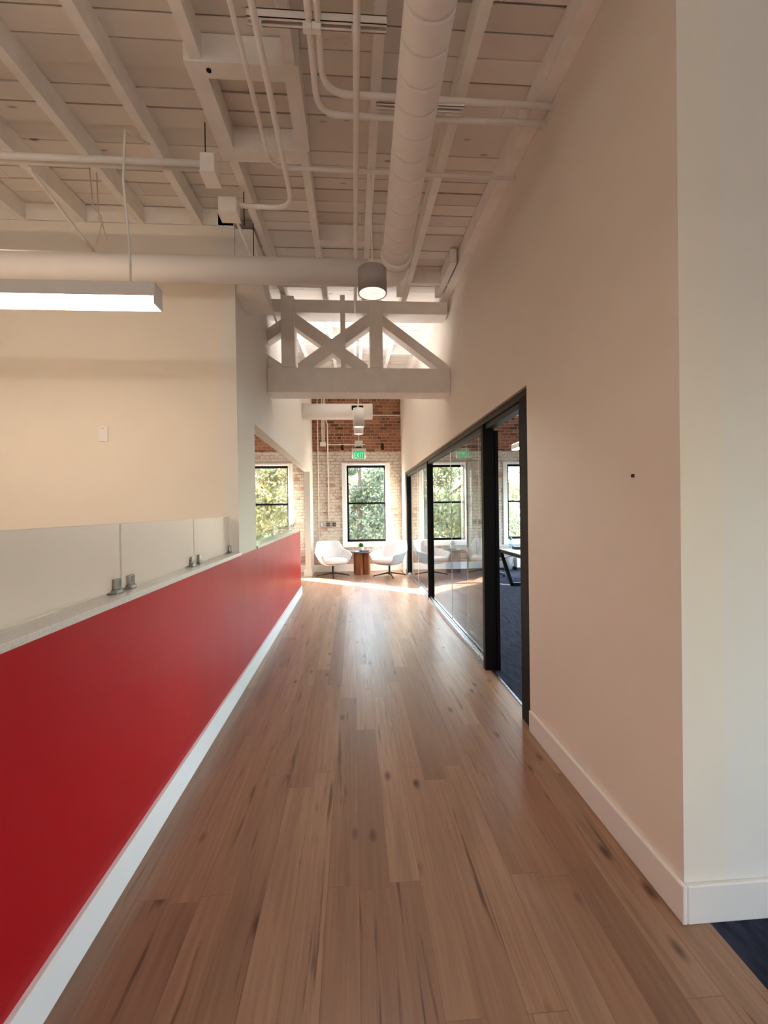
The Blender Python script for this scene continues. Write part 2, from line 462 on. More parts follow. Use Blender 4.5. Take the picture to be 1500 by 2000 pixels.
# corridor right wall, with the glazed opening
OY0, OY1, OZ = 2.885, 9.90, 2.315
bm = BM()
add_hex(bm, XR, XR+.16, 1.50, OY0, 0, zd); add_hex(bm, XR, XR+.16, OY0, OY1, OZ, zd); add_hex(bm, XR, XR+.16, OY1, YB, 0, zd)
struct('wall_right', bm, M['wall'])
bm = BM(); add_hex(bm, XR+.16, 7.2, 1.50, 1.66, 0, zd); struct('wall_return', bm, M['wall_grey'])
# corridor left wall: pier, header over the opening, far post
bm = BM()
add_hex(bm, XL-.13, XL, 3.80, 4.45, 0, zd); add_hex(bm, XL-.13, XL, 4.45, 10.0, 2.36, zd); add_hex(bm, XL-.13, XL, 10.0, YB, 0, zd)
struct('wall_left', bm, M['wall_grey'])
bm = BM(); hexa(bm, [(XL, 3.82, 3.35), (-.73, 3.82, 3.35), (-.73, 4.25, 3.35), (XL, 4.25, 3.35), (XL, 3.82, 3.885), (-.815, 3.82, 3.885), (-.815, 4.25, 3.91), (XL, 4.25, 3.91)])
struct('trim_1', bm, M['wall_grey'])
# tan wall that closes the open bay on the left
bm = BM(); add_hex(bm, -6, XL-.13, 3.80, 3.95, 0, zb); struct('wall_bay', bm, M['wall'])
bm = BM(); add_hex(bm, -6.15, -6, REAR, 11.0, 0, zd); struct('wall_west', bm, M['wall'])
bm = BM(); add_hex(bm, 7.2, 7.35, REAR, -2.4, 0, zd); add_hex(bm, 7.2, 7.35, -1.0, 4.2, 0, zd); add_hex(bm, 7.2, 7.35, -2.4, -1.0, 0, .7); add_hex(bm, 7.2, 7.35, -2.4, -1.0, 2.4, zd); add_hex(bm, 7.2, 7.35, 9.6, 11.0, 0, zd); add_hex(bm, 7.2, 7.35, 4.2, 9.6, 0, .7); add_hex(bm, 7.2, 7.35, 4.2, 9.6, 2.6, zd)  # unseen openings added to let daylight into near area and glazed room
struct('wall_east', bm, M['wall'])
# unseen rear wall; its opening is added to let in cool daylight
bm = BM()
RW = [(3.2, 3.9)]
xs = -6
for a, b in RW:
    add_hex(bm, xs, a, REAR-.2, REAR, 0, zd); add_hex(bm, a, b, REAR-.2, REAR, 0, .9); add_hex(bm, a, b, REAR-.2, REAR, 2.3, zd); xs = b
add_hex(bm, xs, 7.2, REAR-.2, REAR, 0, zd)
struct('wall_rear', bm, M['wall'])

# brick wall with window openings
WIN = [(-2.13, .585), (.31, .48), (2.28, .48), (4.28, .48)]
WZ0, WZ1 = .695, 2.575
bm = BM(); xs = -6
for c, WH in WIN:
    add_hex(bm, xs, c-WH, YB, YB+.15, 0, zd); add_hex(bm, c-WH, c+WH, YB, YB+.15, 0, WZ0); add_hex(bm, c-WH, c+WH, YB, YB+.15, WZ1, zd); xs = c+WH
add_hex(bm, xs, 7.2, YB, YB+.15, 0, zd)
wb = struct('wall_back', bm, M['brick'])
bm = BM()
for x in (-2.98, -1.62, -.25, .72, 1.95, 3.35, 4.72): box(bm, (x-.035, YB-.004, 2.93), (x+.035, YB+.05, 3.09))
obj('beam_pocket', bm, M['blackgap'], wb)

for i, (c, WH) in enumerate(WIN):
    w = sempty('window_%d' % (i+1), (c, YB, WZ0))
    bm = BM(); T = .105
    box(bm, (c-WH-T, YB-.03, WZ0-.115), (c-WH, YB+.0, WZ1+.04), .004); box(bm, (c+WH, YB-.03, WZ0-.115), (c+WH+T, YB, WZ1+.04), .004)
    box(bm, (c-WH, YB-.03, WZ1), (c+WH, YB, WZ1+.04), .004); box(bm, (c-WH, YB-.03, WZ0-.115), (c+WH, YB, WZ0), .004)
    # reveal lining
    box(bm, (c-WH-.004, YB, WZ0), (c-WH+.012, YB+.125, WZ1)); box(bm, (c+WH-.012, YB, WZ0), (c+WH+.004, YB+.125, WZ1))
    box(bm, (c-WH, YB, WZ0-.004), (c+WH, YB+.125, WZ0+.012)); box(bm, (c-WH, YB, WZ1-.012), (c+WH, YB+.125, WZ1+.004))
    obj('window_trim', bm, M['trim_white'], w)
    zm = 1.64; f = .045
    bm = BM()
    box(bm, (c-WH+.012, YB+.05, WZ0+.012), (c-WH+.012+f, YB+.11, WZ1-.012)); box(bm, (c+WH-.012-f*.6, YB+.05, WZ0+.012), (c+WH-.012, YB+.11, WZ1-.012))
    box(bm, (c-WH+.012, YB+.05, WZ0+.012), (c+WH-.012, YB+.11, WZ0+.07)); box(bm, (c-WH+.012, YB+.05, WZ1-.067), (c+WH-.012, YB+.11, WZ1-.012))
    box(bm, (c-WH+.012, YB+.045, zm-.022), (c+WH-.012, YB+.10, zm+.022))
    obj('sash_frame', bm, M['black'], w)
    for z0, z1 in ((WZ0+.07, zm-.022), (zm+.022, WZ1-.067)):
        bm = BM(); box(bm, (c-WH+.05, YB+.078, z0), (c+WH-.04, YB+.082, z1)); obj('pane', bm, M['glass_win'], w)

# baseboards
def base_prof(bm, x0, x1, y0, y1, h, side):  # simple board with eased top
    box(bm, (x0, y0, 0), (x1, y1, h), .006)
bm = BM(); box(bm, (XR-.019, 1.481, 0), (XR, OY0-.02, .139), .005); struct('baseboard_right', bm, M['trim'])
bm = BM(); box(bm, (XR, 1.481, 0), (7.2, 1.50, .139), .005); struct('baseboard_return', bm, M['trim'])
bm = BM(); box(bm, (XL, YB-.02, 0), (XR, YB, .17), .004); struct('baseboard_back', bm, M['trim_white'])
bm = BM(); box(bm, (XL-.16, 9.978, 0), (XL+.016, 10.0, .15), .004); box(bm, (XL, 10.0, 0), (XL+.016, YB-.02, .15), .004); struct('baseboard_post', bm, M['trim'])
bm = BM(); box(bm, (XR-.016, OY1+.02, 0), (XR, YB-.02, .15), .004); struct('baseboard_far', bm, M['trim'])
bm = BM(); box(bm, (XR+.16, YB-.02, 0), (7.2, YB, .17), .004); struct('baseboard_room', bm, M['trim_white'])
bm = BM(); box(bm, (-6, YB-.02, 0), (XL-.13, YB, .17), .004); struct('baseboard_left', bm, M['trim_white'])

# ------------------------------------------------------------------ rafters
def rafter(key, y0, y1, label):
    a, b = RX[key]; bm = BM()
    hexa(bm, [(a, y0, zb(y0)), (b, y0, zb(y0)), (b, y1, zb(y1)), (a, y1, zb(y1)), (a, y0, zd(y0)-.001), (b, y0, zd(y0)-.001), (b, y1, zd(y1)-.001), (a, y1, zd(y1)-.001)])
    return tag(obj('rafter', bm, M['joist']), label, 'rafter', 'white painted rafters under the deck boards')
R0 = REAR
rafter('Y', R0, 3.80, 'white painted rafter ending on the tan wall, leftmost in view at the frame edge')
rafter('Z', R0, 3.80, 'white painted rafter ending on the tan wall, second from the left of the photo')
rafter('A', R0, 3.80, 'white painted rafter on the left crossing above the twine knot, third from left')
rafter('B', R0, 3.80, 'white painted rafter on the left just before the ceiling hatch frame, fourth from left')
rafter('C', R0, 2.326, 'short white rafter stopping at the left corner of the ceiling hatch frame')
rafter('C', 3.029, YB, 'white rafter running from the hatch frame down beside the left wall')
rafter('D', R0, 2.326, 'short white rafter stopping at the near right part of the hatch frame, below the conduits')
rafter('D', 3.029, YB, 'white rafter running from the right side of the hatch frame towards the brick wall')
rafter('E', R0, YB, 'white rafter directly left of the big round duct, above the near pendant cord')
rF = rafter('F', R0, YB, 'white rafter directly right of the big round duct')
rG = rafter('G', R0, YB, 'wide white edge rafter running along the top of the right wall')
for rr, x0, x1, y0, y1 in ((rF, .535, .600, 4.45, 5.12), (rG, .985, 1.05, 4.30, 5.12)):
    bm = BM(); hexa(bm, [(x0, y0, zb(y0)-.012), (x1, y0, zb(y0)-.012), (x1, y1, zb(y1)-.012), (x0, y1, zb(y1)-.012),
                         (x0, y0, zd(y0)-.01), (x1, y0, zd(y0)-.01), (x1, y1, zd(y1)-.01), (x0, y1, zd(y1)-.01)])
    obj('splice_block', bm, M['joist'], rr)

# hatch frame
h = thing('hatch_frame', 'rectangular timber frame boxed out between rafters, left of the conduits', 'ceiling hatch frame', (-.54, 2.68, zb(2.7)))
def hpart(name, x0, x1, y0, y1, lo=.008):
    bm = BM(); hexa(bm, [(x0, y0, zb(y0)-lo), (x1, y0, zb(y0)-lo), (x1, y1, zb(y1)-lo), (x0, y1, zb(y1)-lo),
                         (x0, y0, zd(y0)-.005), (x1, y0, zd(y0)-.005), (x1, y1, zd(y1)-.005), (x0, y1, zd(y1)-.005)])
    return obj(name, bm, M['joist'], h)
hpart('header', -.835, -.252, 2.325, 2.42); hpart('header', -.835, -.270, 2.915, 3.03)
hpart('trimmer', -.833, -.738, 2.42, 2.915); hpart('trimmer', -.335, -.252, 2.42, 2.915)
bm = BM(); lathe(bm, [(.012, -.006), (.012, .0)], (-.72, 2.37, zb(2.37)-.008)); obj('bolt_hole', bm, M['blackgap'], h)

# ------------------------------------------------------------------ truss
tr = thing('roof_truss', 'white painted timber truss with crossed braces spanning the corridor', 'truss', (.1, 5.3, 2.85))
bm = BM(); box(bm, (XL+.003, 5.15, 2.86), (XR-.003, 5.46, 3.147), .006); obj('bottom_chord', bm, M['truss'], tr)
bm = BM(); box(bm, (XL+.003, 5.17, 3.79), (1.145, 5.42, 3.94), .006); obj('top_chord', bm, M['truss'], tr)
for x0, x1, zt in ((-.802, -.651, 3.965), (.218, .367, 3.93)):
    bm = BM(); box(bm, (x0, 5.135, 3.147), (x1, 5.40, zt), .005); obj('post', bm, M['truss'], tr)
def brace(p, q, w, y0, y1):
    p = Vector(p); q = Vector(q); h = w/2/abs((q-p).normalized().x)
    bm = BM(); prism(bm, [(p.x, p.y+h), (q.x, q.y+h), (q.x, q.y-h), (p.x, p.y-h)], 1, y0, y1)
    return obj('brace', bm, M['truss'], tr)
brace((-.69, 3.74), (.19, 3.12), .135, 5.20, 5.36)
brace((-.62, 3.12), (.24, 3.74), .135, 5.175, 5.34)
brace((.33, 3.75), (1.15, 3.135), .105, 5.19, 5.35)
brace((-.967, 3.535), (-.76, 3.68), .12, 5.20, 5.36)
brace((-.967, 3.24), (-.80, 3.13), .11, 5.20, 5.36)
for x in (-.77, -.69, .255, .315):
    for z in (2.96, 3.04):
        bm = BM(); lathe(bm, [(.010, 0), (.010, .004)], (0, 0, 0), 10)
        for v in bm.verts:
            if not v.tag:
                co = v.co.copy(); v.co = Vector((x + co.x, 5.15 - co.z, z + co.y)); v.tag = True
        obj('bolt_head', bm, M['truss'], tr)
# upright channel fixed to the face of the truss
bm = BM()
for a, b in (((-.122, 5.118), (-.066, 5.122)), ((-.122, 5.122), (-.116, 5.151)), ((-.072, 5.122), (-.066, 5.151))):
    box(bm, (a[0], a[1], 2.87), (b[0], b[1], zb(5.12)))
tag(obj('strut_channel', bm, M['pipe']), 'thin upright painted channel fixed to the front of the truss', 'strut channel')

# ------------------------------------------------------------------ ducts
def ribbed(bm, p0, p1, r, step, rib=.0045, seg=40, first=.05):
    p0 = Vector(p0); p1 = Vector(p1); L = (p1-p0).length; d = (p1-p0)/L
    pts = [p0]; rs = [r]; s = first
    while s < L-.03:
        for ds, dr in ((-.016, 0), (-.005, 0), (-.002, -rib), (.002, -rib), (.005, 0), (.016, 0)):
            pts.append(p0+d*(s+ds)); rs.append(r+dr)
        s += step
    pts.append(p1); rs.append(r)
    return tube(bm, pts, rs, seg)
DP0 = Vector((.262, -2.6, 3.60)); DP1 = Vector((.335, 3.18, 3.335))
d = thing('round_duct', 'big round seamed duct running along the ceiling above the corridor', 'duct', (.3, 1.2, 3.3))
bm = BM(); ribbed(bm, DP0, DP1, .1, .127); obj('duct_run', bm, M['duct'], d)
bm = BM(); tube(bm, [DP1-Vector((0, .03, 0)), DP1+Vector((0, .02, 0))], .112, 40); obj('collar', bm, M['duct'], d)
bm = BM(); tube(bm, bend([DP1+Vector((0, .02, 0)), (.335, 3.42, 3.325), (.14, 3.42, 3.325)], .20, 8), .1, 40); obj('elbow', bm, M['duct'], d)
bm = BM(); tube(bm, [(-4.8, 3.44, 3.34), (.14, 3.42, 3.325)], .096, 40)
tag(obj('branch_duct', bm, M['duct']), 'smooth round duct crossing in front of the tan wall to the near pendant', 'duct')
d = thing('supply_duct', 'wide pale duct with a black grille crossing below the brick wall top', 'duct', (-.3, 8.75, 3.25))
bm = BM(); tube(bm, [(-.965, 8.75, 3.43), (.40, 8.75, 3.43)], .155, 48); obj('duct_run', bm, M['duct'], d)
bm = BM(); box(bm, (-.03, 8.588, 3.41), (.235, 8.63, 3.53)); obj('grille_frame', bm, M['trim'], d)
bm = BM(); box(bm, (-.01, 8.584, 3.425), (.095, 8.592, 3.515)); box(bm, (.11, 8.584, 3.425), (.215, 8.592, 3.515)); obj('grille', bm, M['blackgap'], d)

# ------------------------------------------------------------------ conduits and struts on the ceiling
def pipe(path, r, name, label, cat='conduit', m='pipe', b=.09, group=None):
    bm = BM(); tube(bm, bend(path, b), r, 12)
    return tag(obj(name, bm, M[m]), label, cat, group)
G = 'painted conduits along the ceiling'
ZC = 3.70
pipe([(-.505, REAR, ZC-.06), (-.505, 2.92, ZC+.03), (XR, 3.03, 3.80)], .013, 'conduit', 'leftmost of the lengthwise conduits, bending right to cross under the round duct to the wall', b=.12, group=G)
pipe([(-.395, REAR, ZC-.06), (-.410, 3.27, ZC), (-.80, 3.25, ZC)], .017, 'conduit', 'lengthwise conduit over the hatch frame that hooks back left into the lower junction box', b=.16, group=G)
pipe([(-.185, REAR, ZC-.06), (-.17, 2.53, ZC+.04), (XR, 2.56, 3.775)], .017, 'conduit', 'conduit just left of centre bending right to the wall, lower of two crossings', b=.14, group=G)
pipe([(-.140, REAR, ZC-.06), (-.13, 2.40, ZC+.04), (XR, 2.46, 3.785)], .017, 'conduit', 'conduit left of centre bending right to the wall, upper of two crossings', b=.14, group=G)
pipe([(.042, REAR, ZC-.06), (.046, 2.3, ZC-.012), (.055, 5.9, ZC+.14), (.06, 9.5, ZC+.36)], .017, 'conduit', 'single straight conduit left of the round duct running to the far room', b=.02, group=G)
def strut(x0, x1, y, z, label):
    bm = BM()
    box(bm, (x0, y-.021, z+.036), (x1, y+.021, z+.041)); box(bm, (x0, y-.021, z), (x1, y-.018, z+.041)); box(bm, (x0, y+.018, z), (x1, y+.021, z+.041))
    box(bm, (x0, y-.021, z), (x1, y-.008, z+.003)); box(bm, (x0, y+.008, z), (x1, y+.021, z+.003))
    return tag(obj('strut_channel', bm, M['pipe']), label, 'strut channel')
s = strut(-.45, .185, 2.05, 3.722, 'slotted steel channel carrying four conduits near the top of the photo')
for x in (-.405, -.18, -.138, .043):
    bm = BM(); box(bm, (x-.02, 2.037, 3.692), (x+.02, 2.063, 3.724)); obj('pipe_clamp', bm, M['pipe'], s)
strut(.155, .65, 2.455, 3.735, 'slotted steel channel crossing behind the round duct')
bm = BM(); tube(bm, [(-4.2, 2.875, 3.71), (-.93, 2.885, 3.71)], .020, 12)
tag(obj('conduit', bm, M['pipe']), 'thick cross conduit on the left, nearer of the pair into the junction box', 'conduit', G)
bm = BM(); tube(bm, [(-4.2, 2.935, 3.722), (-.93, 2.945, 3.722)], .016, 12)
tag(obj('conduit', bm, M['pipe']), 'thinner cross conduit on the left, farther of the pair into the junction box', 'conduit', G)
pipe([(-2.02, 2.955, 3.69), (-2.03, 3.02, 3.69), (-2.08, 3.55, 3.66), (-2.09, 3.79, 3.64)], .011, 'conduit', 'thin conduit on the left running down from the cross pipes to the tan wall', b=.05, group=G)
pipe([(-.83, 3.31, 3.64), (-.815, 4.2, 3.61), (-.822, 5.13, 3.58)], .012, 'conduit', 'thin conduit from the lower junction box down to the left post of the truss', b=.02, group=G)
def jbox(c, s, label):
    bm = BM(); box(bm, [c[i]-s[i]/2 for i in range(3)], [c[i]+s[i]/2 for i in range(3)], .006)
    o = tag(obj('junction_box', bm, M['pipe']), label, 'junction box', 'ceiling junction boxes')
    bm = BM(); box(bm, (c[0]-s[0]/2-.004, c[1]-s[1]/2-.004, c[2]-s[2]/2-.004), (c[0]+s[0]/2+.004, c[1]+s[1]/2+.004, c[2]-s[2]/2+.004)); obj('cover_plate', bm, M['pipe'], o)
    return o
jbox((-.885, 2.91, 3.69), (.09, .14, .12), 'painted junction box at the end of the thick cross conduits')
jbox((-.86, 3.25, 3.67), (.13, .12, .11), 'painted junction box below, where the hooked conduit ends')
for x, y, z0, z1, lab in ((-.912, 2.90, 3.75, zd(2.9), 'thin black rod holding the upper junction box'), (-.78, 3.35, 3.62, zd(3.35), 'thin black rod by the lower junction box'),
                          (-.80, 3.75, 3.61, zd(3.75), 'thin black rod holding the conduit in front of the wall block')):
    bm = BM(); tube(bm, [(x, y, z0), (x, y, z1)], .0035, 8); tag(obj('threaded_rod', bm, M['black']), lab, 'rod', 'threaded hanger rods')
# loose twine with a knot
t = thing('twine', 'knotted pale twine hanging from the rafters left of the lamp cord', 'twine', (-1.76, 3.25, 3.3))
bm = BM()
tube(bm, [(-1.80, 3.2, zd(3.2)), (-1.775, 3.2, 3.64), (-1.745, 3.2, 3.585)], .004, 6)
tube(bm, [(-1.745, 3.2, zb(3.2)), (-1.742, 3.2, 3.70), (-1.74, 3.2, 3.59), (-1.715, 3.2, 3.52), (-1.73, 3.2, 3.45), (-1.76, 3.2, 3.36)], .004, 6)
tube(bm, [(-1.715, 3.2, 3.52), (-1.70, 3.2, 3.45), (-1.685, 3.2, 3.40)], .004, 6)
obj('strand', bm, M['rope'], t)
bm = BM(); bmesh.ops.create_icosphere(bm, subdivisions=2, radius=.018, matrix=Matrix.Translation((-1.728, 3.2, 3.545)) @ Matrix.Diagonal((.8, .7, 1.6, 1))); obj('knot', bm, M['rope'], t)

# ------------------------------------------------------------------ lamps
def linear(name, label, x0, x1, y, z0, hgt, wid, cables, m, along='x', up=False):
    L = thing(name, label, 'pendant light', ((x0+x1)/2, y, z0))
    if along == 'x':
        bm = BM()
        box(bm, (x0+.007, y-wid/2, z0+hgt*.36), (x1-.007, y+wid/2, z0+hgt))
        box(bm, (x1-.006, y-wid/2, z0), (x1, y+wid/2, z0+hgt)); box(bm, (x0, y-wid/2, z0), (x0+.006, y+wid/2, z0+hgt)) 
        obj('housing', bm, M['lampgrey'], L)
        bm = BM(); box(bm, (x0+.006, y-wid/2+.001, z0+.001), (x1-.0065, y+wid/2-.001, z0+hgt*.36)); obj('diffuser', bm, M[m], L)
        if up: bm = BM(); box(bm, (x0+.01, y-wid/2+.006, z0+hgt), (x1-.01, y+wid/2-.006, z0+hgt+.004)); obj('added_top_glow', bm, M[m], L)  # glowing top added to throw light up at the ceiling
    else:
        bm = BM(); box(bm, (y-wid/2, x0, z0+hgt*.12), (y+wid/2, x1, z0+hgt), .002); obj('housing', bm, M['lampwhite'], L)
        L.location = (y, (x0+x1)/2, z0)
        ch = L.children[0]
        for v in ch.data.vertices: v.co += Vector(((x0+x1)/2, y, z0)) - Vector((y, (x0+x1)/2, z0))
        bm = BM(); box(bm, (y-wid/2+.006, x0+.006, z0), (y+wid/2-.006, x1-.006, z0+hgt*.12)); obj('diffuser', bm, M[m], L)
        if up: bm = BM(); box(bm, (y-wid/2+.006, x0+.006, z0+hgt), (y+wid/2-.006, x1-.006, z0+hgt+.004)); obj('added_top_glow', bm, M[m], L)  # same added glowing top for lengthwise lamps
    for pts in cables:
        bm = BM(); tube(bm, pts, .0065, 8); obj('hanger_cord', bm, M['lampwhite'], L)
    return L
LY = 2.49
linear('linear_light', 'long lit rectangular pendant lamp hanging on the left before the tan wall', -3.9, -1.045, LY, 2.615, .115, .10,
       [[(-1.19, LY, 2.73), (-1.195, LY+.005, 2.95), (-1.22, LY, 3.3), (-1.235, LY+.06, 3.62), (-1.21, LY+.3, 3.74)], [(-3.4, LY, 2.73), (-3.4, LY, 3.85)]], 'emit_linear')
# the glazed room's own strip lamp
linear('linear_light', 'white strip lamp hanging in the glazed room, seen through its doorway', 5.0, 7.0, 2.62, 2.42, .085, .10,
       [[(2.62, 6.75, 2.505), (2.62, 6.75, 4.1)], [(2.62, 5.2, 2.505), (2.62, 5.2, 4.0)]], 'emit_room', 'y', True)
linear('linear_light', 'added unseen strip lamp brightening the side room beyond the left opening', 5.2, 9.4, -3.2, 2.62, .085, .10,
       [[(-3.2, 9.2, 2.705), (-3.2, 9.2, 4.2)], [(-3.2, 5.4, 2.705), (-3.2, 5.4, 4.0)]], 'emit_room', 'y', True)  # hidden lamp, added to brighten the side room

def pendant(x, y, z0, hgt, r, label, m='lampgrey'):
    P = thing('pendant_light', label, 'pendant light', (x, y, z0), 0, 'cylinder pendant lamps down the corridor')
    bm = BM(); lathe(bm, [(r-.004, .004), (r, 0), (r, hgt-.004), (r-.004, hgt), (.012, hgt)], (x, y, z0), 48); obj('lamp_shade', bm, M[m], P)
    bm = BM(); lathe(bm, [(r-.007, .0035), (r-.007, .0015)], (x, y, z0), 48); obj('lens', bm, M['emit_pend'], P)
    bm = BM(); tube(bm, [(x, y, z0+hgt), (x, y, zd(y))], .005, 8); obj('hanger_cord', bm, M['pipe'], P)
    return P
pendant(.152, 3.05, 2.985, .168, .0985, 'large grey cylinder pendant hanging in front of the duct, nearest the viewer', 'lampdark')
pendant(.115, 7.85, 2.96, .33, .0985, 'pale cylinder pendant before the grille of the far duct, higher of the far two', 'lampwhite')
pendant(.125, 9.0, 3.03, .20, .0985, 'pale cylinder pendant just above the exit sign, lower of the far two', 'lampwhite')

# ------------------------------------------------------------------ red half wall with ledge and glass
HY0, HY1 = REAR, 7.90
hw = thing('half_wall', 'long red half wall with pale ledge and white base along the left', 'half wall', (-1.04, 3, 0))
bm = BM(); box(bm, (-1.14, HY0, 0), (-.958, HY1-.004, 1.123)); obj('core', bm, M['wall_grey'], hw)
bm = BM(); box(bm, (-.958, HY0, .143), (-.951, HY1, 1.124)); obj('red_panel', bm, M['red'], hw)
bm = BM(); box(bm, (-.957, HY0, 0), (-.931, HY1, .143), .003); box(bm, (-1.16, HY1-.004, 0), (-.931, HY1+.016, .143), .003); obj('base_trim', bm, M['trim_white'], hw)
bm = BM(); box(bm, (-1.20, HY0, 1.124), (-.950, 3.80, 1.149), .002); obj('ledge', bm, M['ledge'], hw)
bm = BM(); box(bm, (-1.12, 4.45, 1.123), (-.952, HY1+.01, 1.150), .002); obj('ledge', bm, M['ledge'], hw)
bm = BM(); box(bm, (-1.075, HY0, 1.149), (-1.060, 3.79, 1.166), .002); obj('curb', bm, M['wall'], hw)

def guard(y0, y1, z0, z1, m, label, clips, group=None):
    Gp = thing('glass_panel', label, 'glass panel', (-1.045, (y0+y1)/2, z0), 0, group)
    bm = BM(); box(bm, (-1.051, y0, z0), (-1.039, y1, z1), .001); obj('pane', bm, M[m], Gp)
    for y in clips:
        bm = BM(); box(bm, (-1.058, y-.030, 1.150), (-1.014, y+.022, 1.168), .003); box(bm, (-1.0385, y-.024, 1.165), (-1.020, y+.022, 1.213), .005); box(bm, (-1.060, y-.024, 1.165), (-1.0515, y+.022, 1.213), .003)
        obj('clip', bm, M['chrome'], Gp)
GG = 'frosted glass panels on the ledge'
guard(1.130, 2.030, 1.160, 1.452, 'frost', 'frosted glass panel on the ledge, nearest the viewer and cut by the frame', (1.985,), GG)
guard(2.044, 2.932, 1.160, 1.452, 'frost', 'frosted glass panel on the ledge, middle one between two pairs of clips', (2.105, 2.878), GG)
guard(2.944, 3.770, 1.160, 1.452, 'frost', 'frosted glass panel on the ledge, farthest one beside the grey pier', (3.010, 3.725), GG)
guard(4.47, 7.85, 1.152, 1.26, 'glass_low', 'clear low glass guard on the ledge inside the left wall opening', (4.60,))

# switch plate on the tan wall
sp = thing('wall_plate', 'blank white wall plate on the tan wall', 'wall plate', (-2.055, 3.80, 2.09))
bm = BM(); box(bm, (-2.092, 3.791, 2.09), (-2.018, 3.80, 2.214), .003); obj('plate', bm, M['plastic_white'], sp)
bm = BM(); lathe(bm, [(.004, 0), (.004, .002)], (-2.055, 0, 0), 10)
for v in bm.verts: v.co = Vector((v.co.x, 3.791 - v.co.z, 2.197 + v.co.y))
obj('screw', bm, M['chrome'], sp)
# small dark tag on the right wall
bm = BM(); box(bm, (XR-.006, 1.757, 1.617), (XR, 1.773, 1.630), .001)
tag(obj('wall_tag', bm, M['plastic_dark']), 'tiny black tag stuck on the bare right wall', 'tag')

# ------------------------------------------------------------------ glazed partition
gp = thing('glass_partition', 'black framed glass partition along the right side of the corridor', 'glass partition', (1.25, 6.4, 0))
FX0, FX1 = 1.195, 1.295
bm = BM(); box(bm, (FX0, OY0, 2.262), (FX1, OY1, OZ), .002); box(bm, (FX0+.02, OY0, 2.215), (FX1-.01, OY1, 2.262), .002); obj('head_frame', bm, M['bronze'], gp)
bm = BM(); box(bm, (FX0+.002, 4.03, 0), (FX1, OY1, .050), .002); box(bm, (FX0+.03, 4.03, .050), (FX0+.042, OY1, .066)); box(bm, (FX0+.058, 4.03, .050), (FX0+.07, OY1, .066)); obj('sill', bm, M['sill'], gp)
for a, b, x0, x1 in ((OY0, 3.045, FX0-.022, FX1), (3.965, 4.03, FX0-.006, FX1), (7.085, 7.135, FX0, FX1), (OY1-.05, OY1, FX0, FX1)):
    bm = BM(); box(bm, (x0, a, 0), (x1, b, 2.262), .002); obj('mullion', bm, M['black'], gp)
GX = 1.246
for a, b in ((4.03, 5.56), (5.563, 7.085), (7.135, 8.5), (8.503, OY1-.05)):
    bm = BM(); box(bm, (GX-.0008, a, .05), (GX+.0008, b, 2.24)); obj('pane', bm, M['glass'], gp)
bm = BM(); box(bm, (GX-.004, 5.5585, .06), (GX+.004, 5.5645, 2.22)); box(bm, (GX-.004, 8.4985, .06), (GX+.004, 8.5045, 2.22)); obj('joint_seal', bm, M['plastic_white'], gp)
# sliding door pushed open behind the fixed glass
sd = thing('sliding_door', 'glass sliding door pushed open behind the partition', 'sliding door', (1.315, 4.5, 0))
bm = BM(); box(bm, (1.3135, 4.02, .012), (1.3165, 5.02, 2.20)); obj('pane', bm, M['glass'], sd)
bm = BM(); box(bm, (1.306, 5.02, .01), (1.324, 5.045, 2.20)); obj('edge_strip', bm, M['plastic_grey'], sd)
bm = BM(); box(bm, (1.299, 3.95, 0), (1.327, 4.02, 2.20)); obj('stile', bm, M['black'], sd)
# threshold strip between floorboards and carpet
bm = BM(); box(bm, (1.243, OY0, 0), (1.262, 4.0, .005)); struct('trim_2', bm, M['sill'])

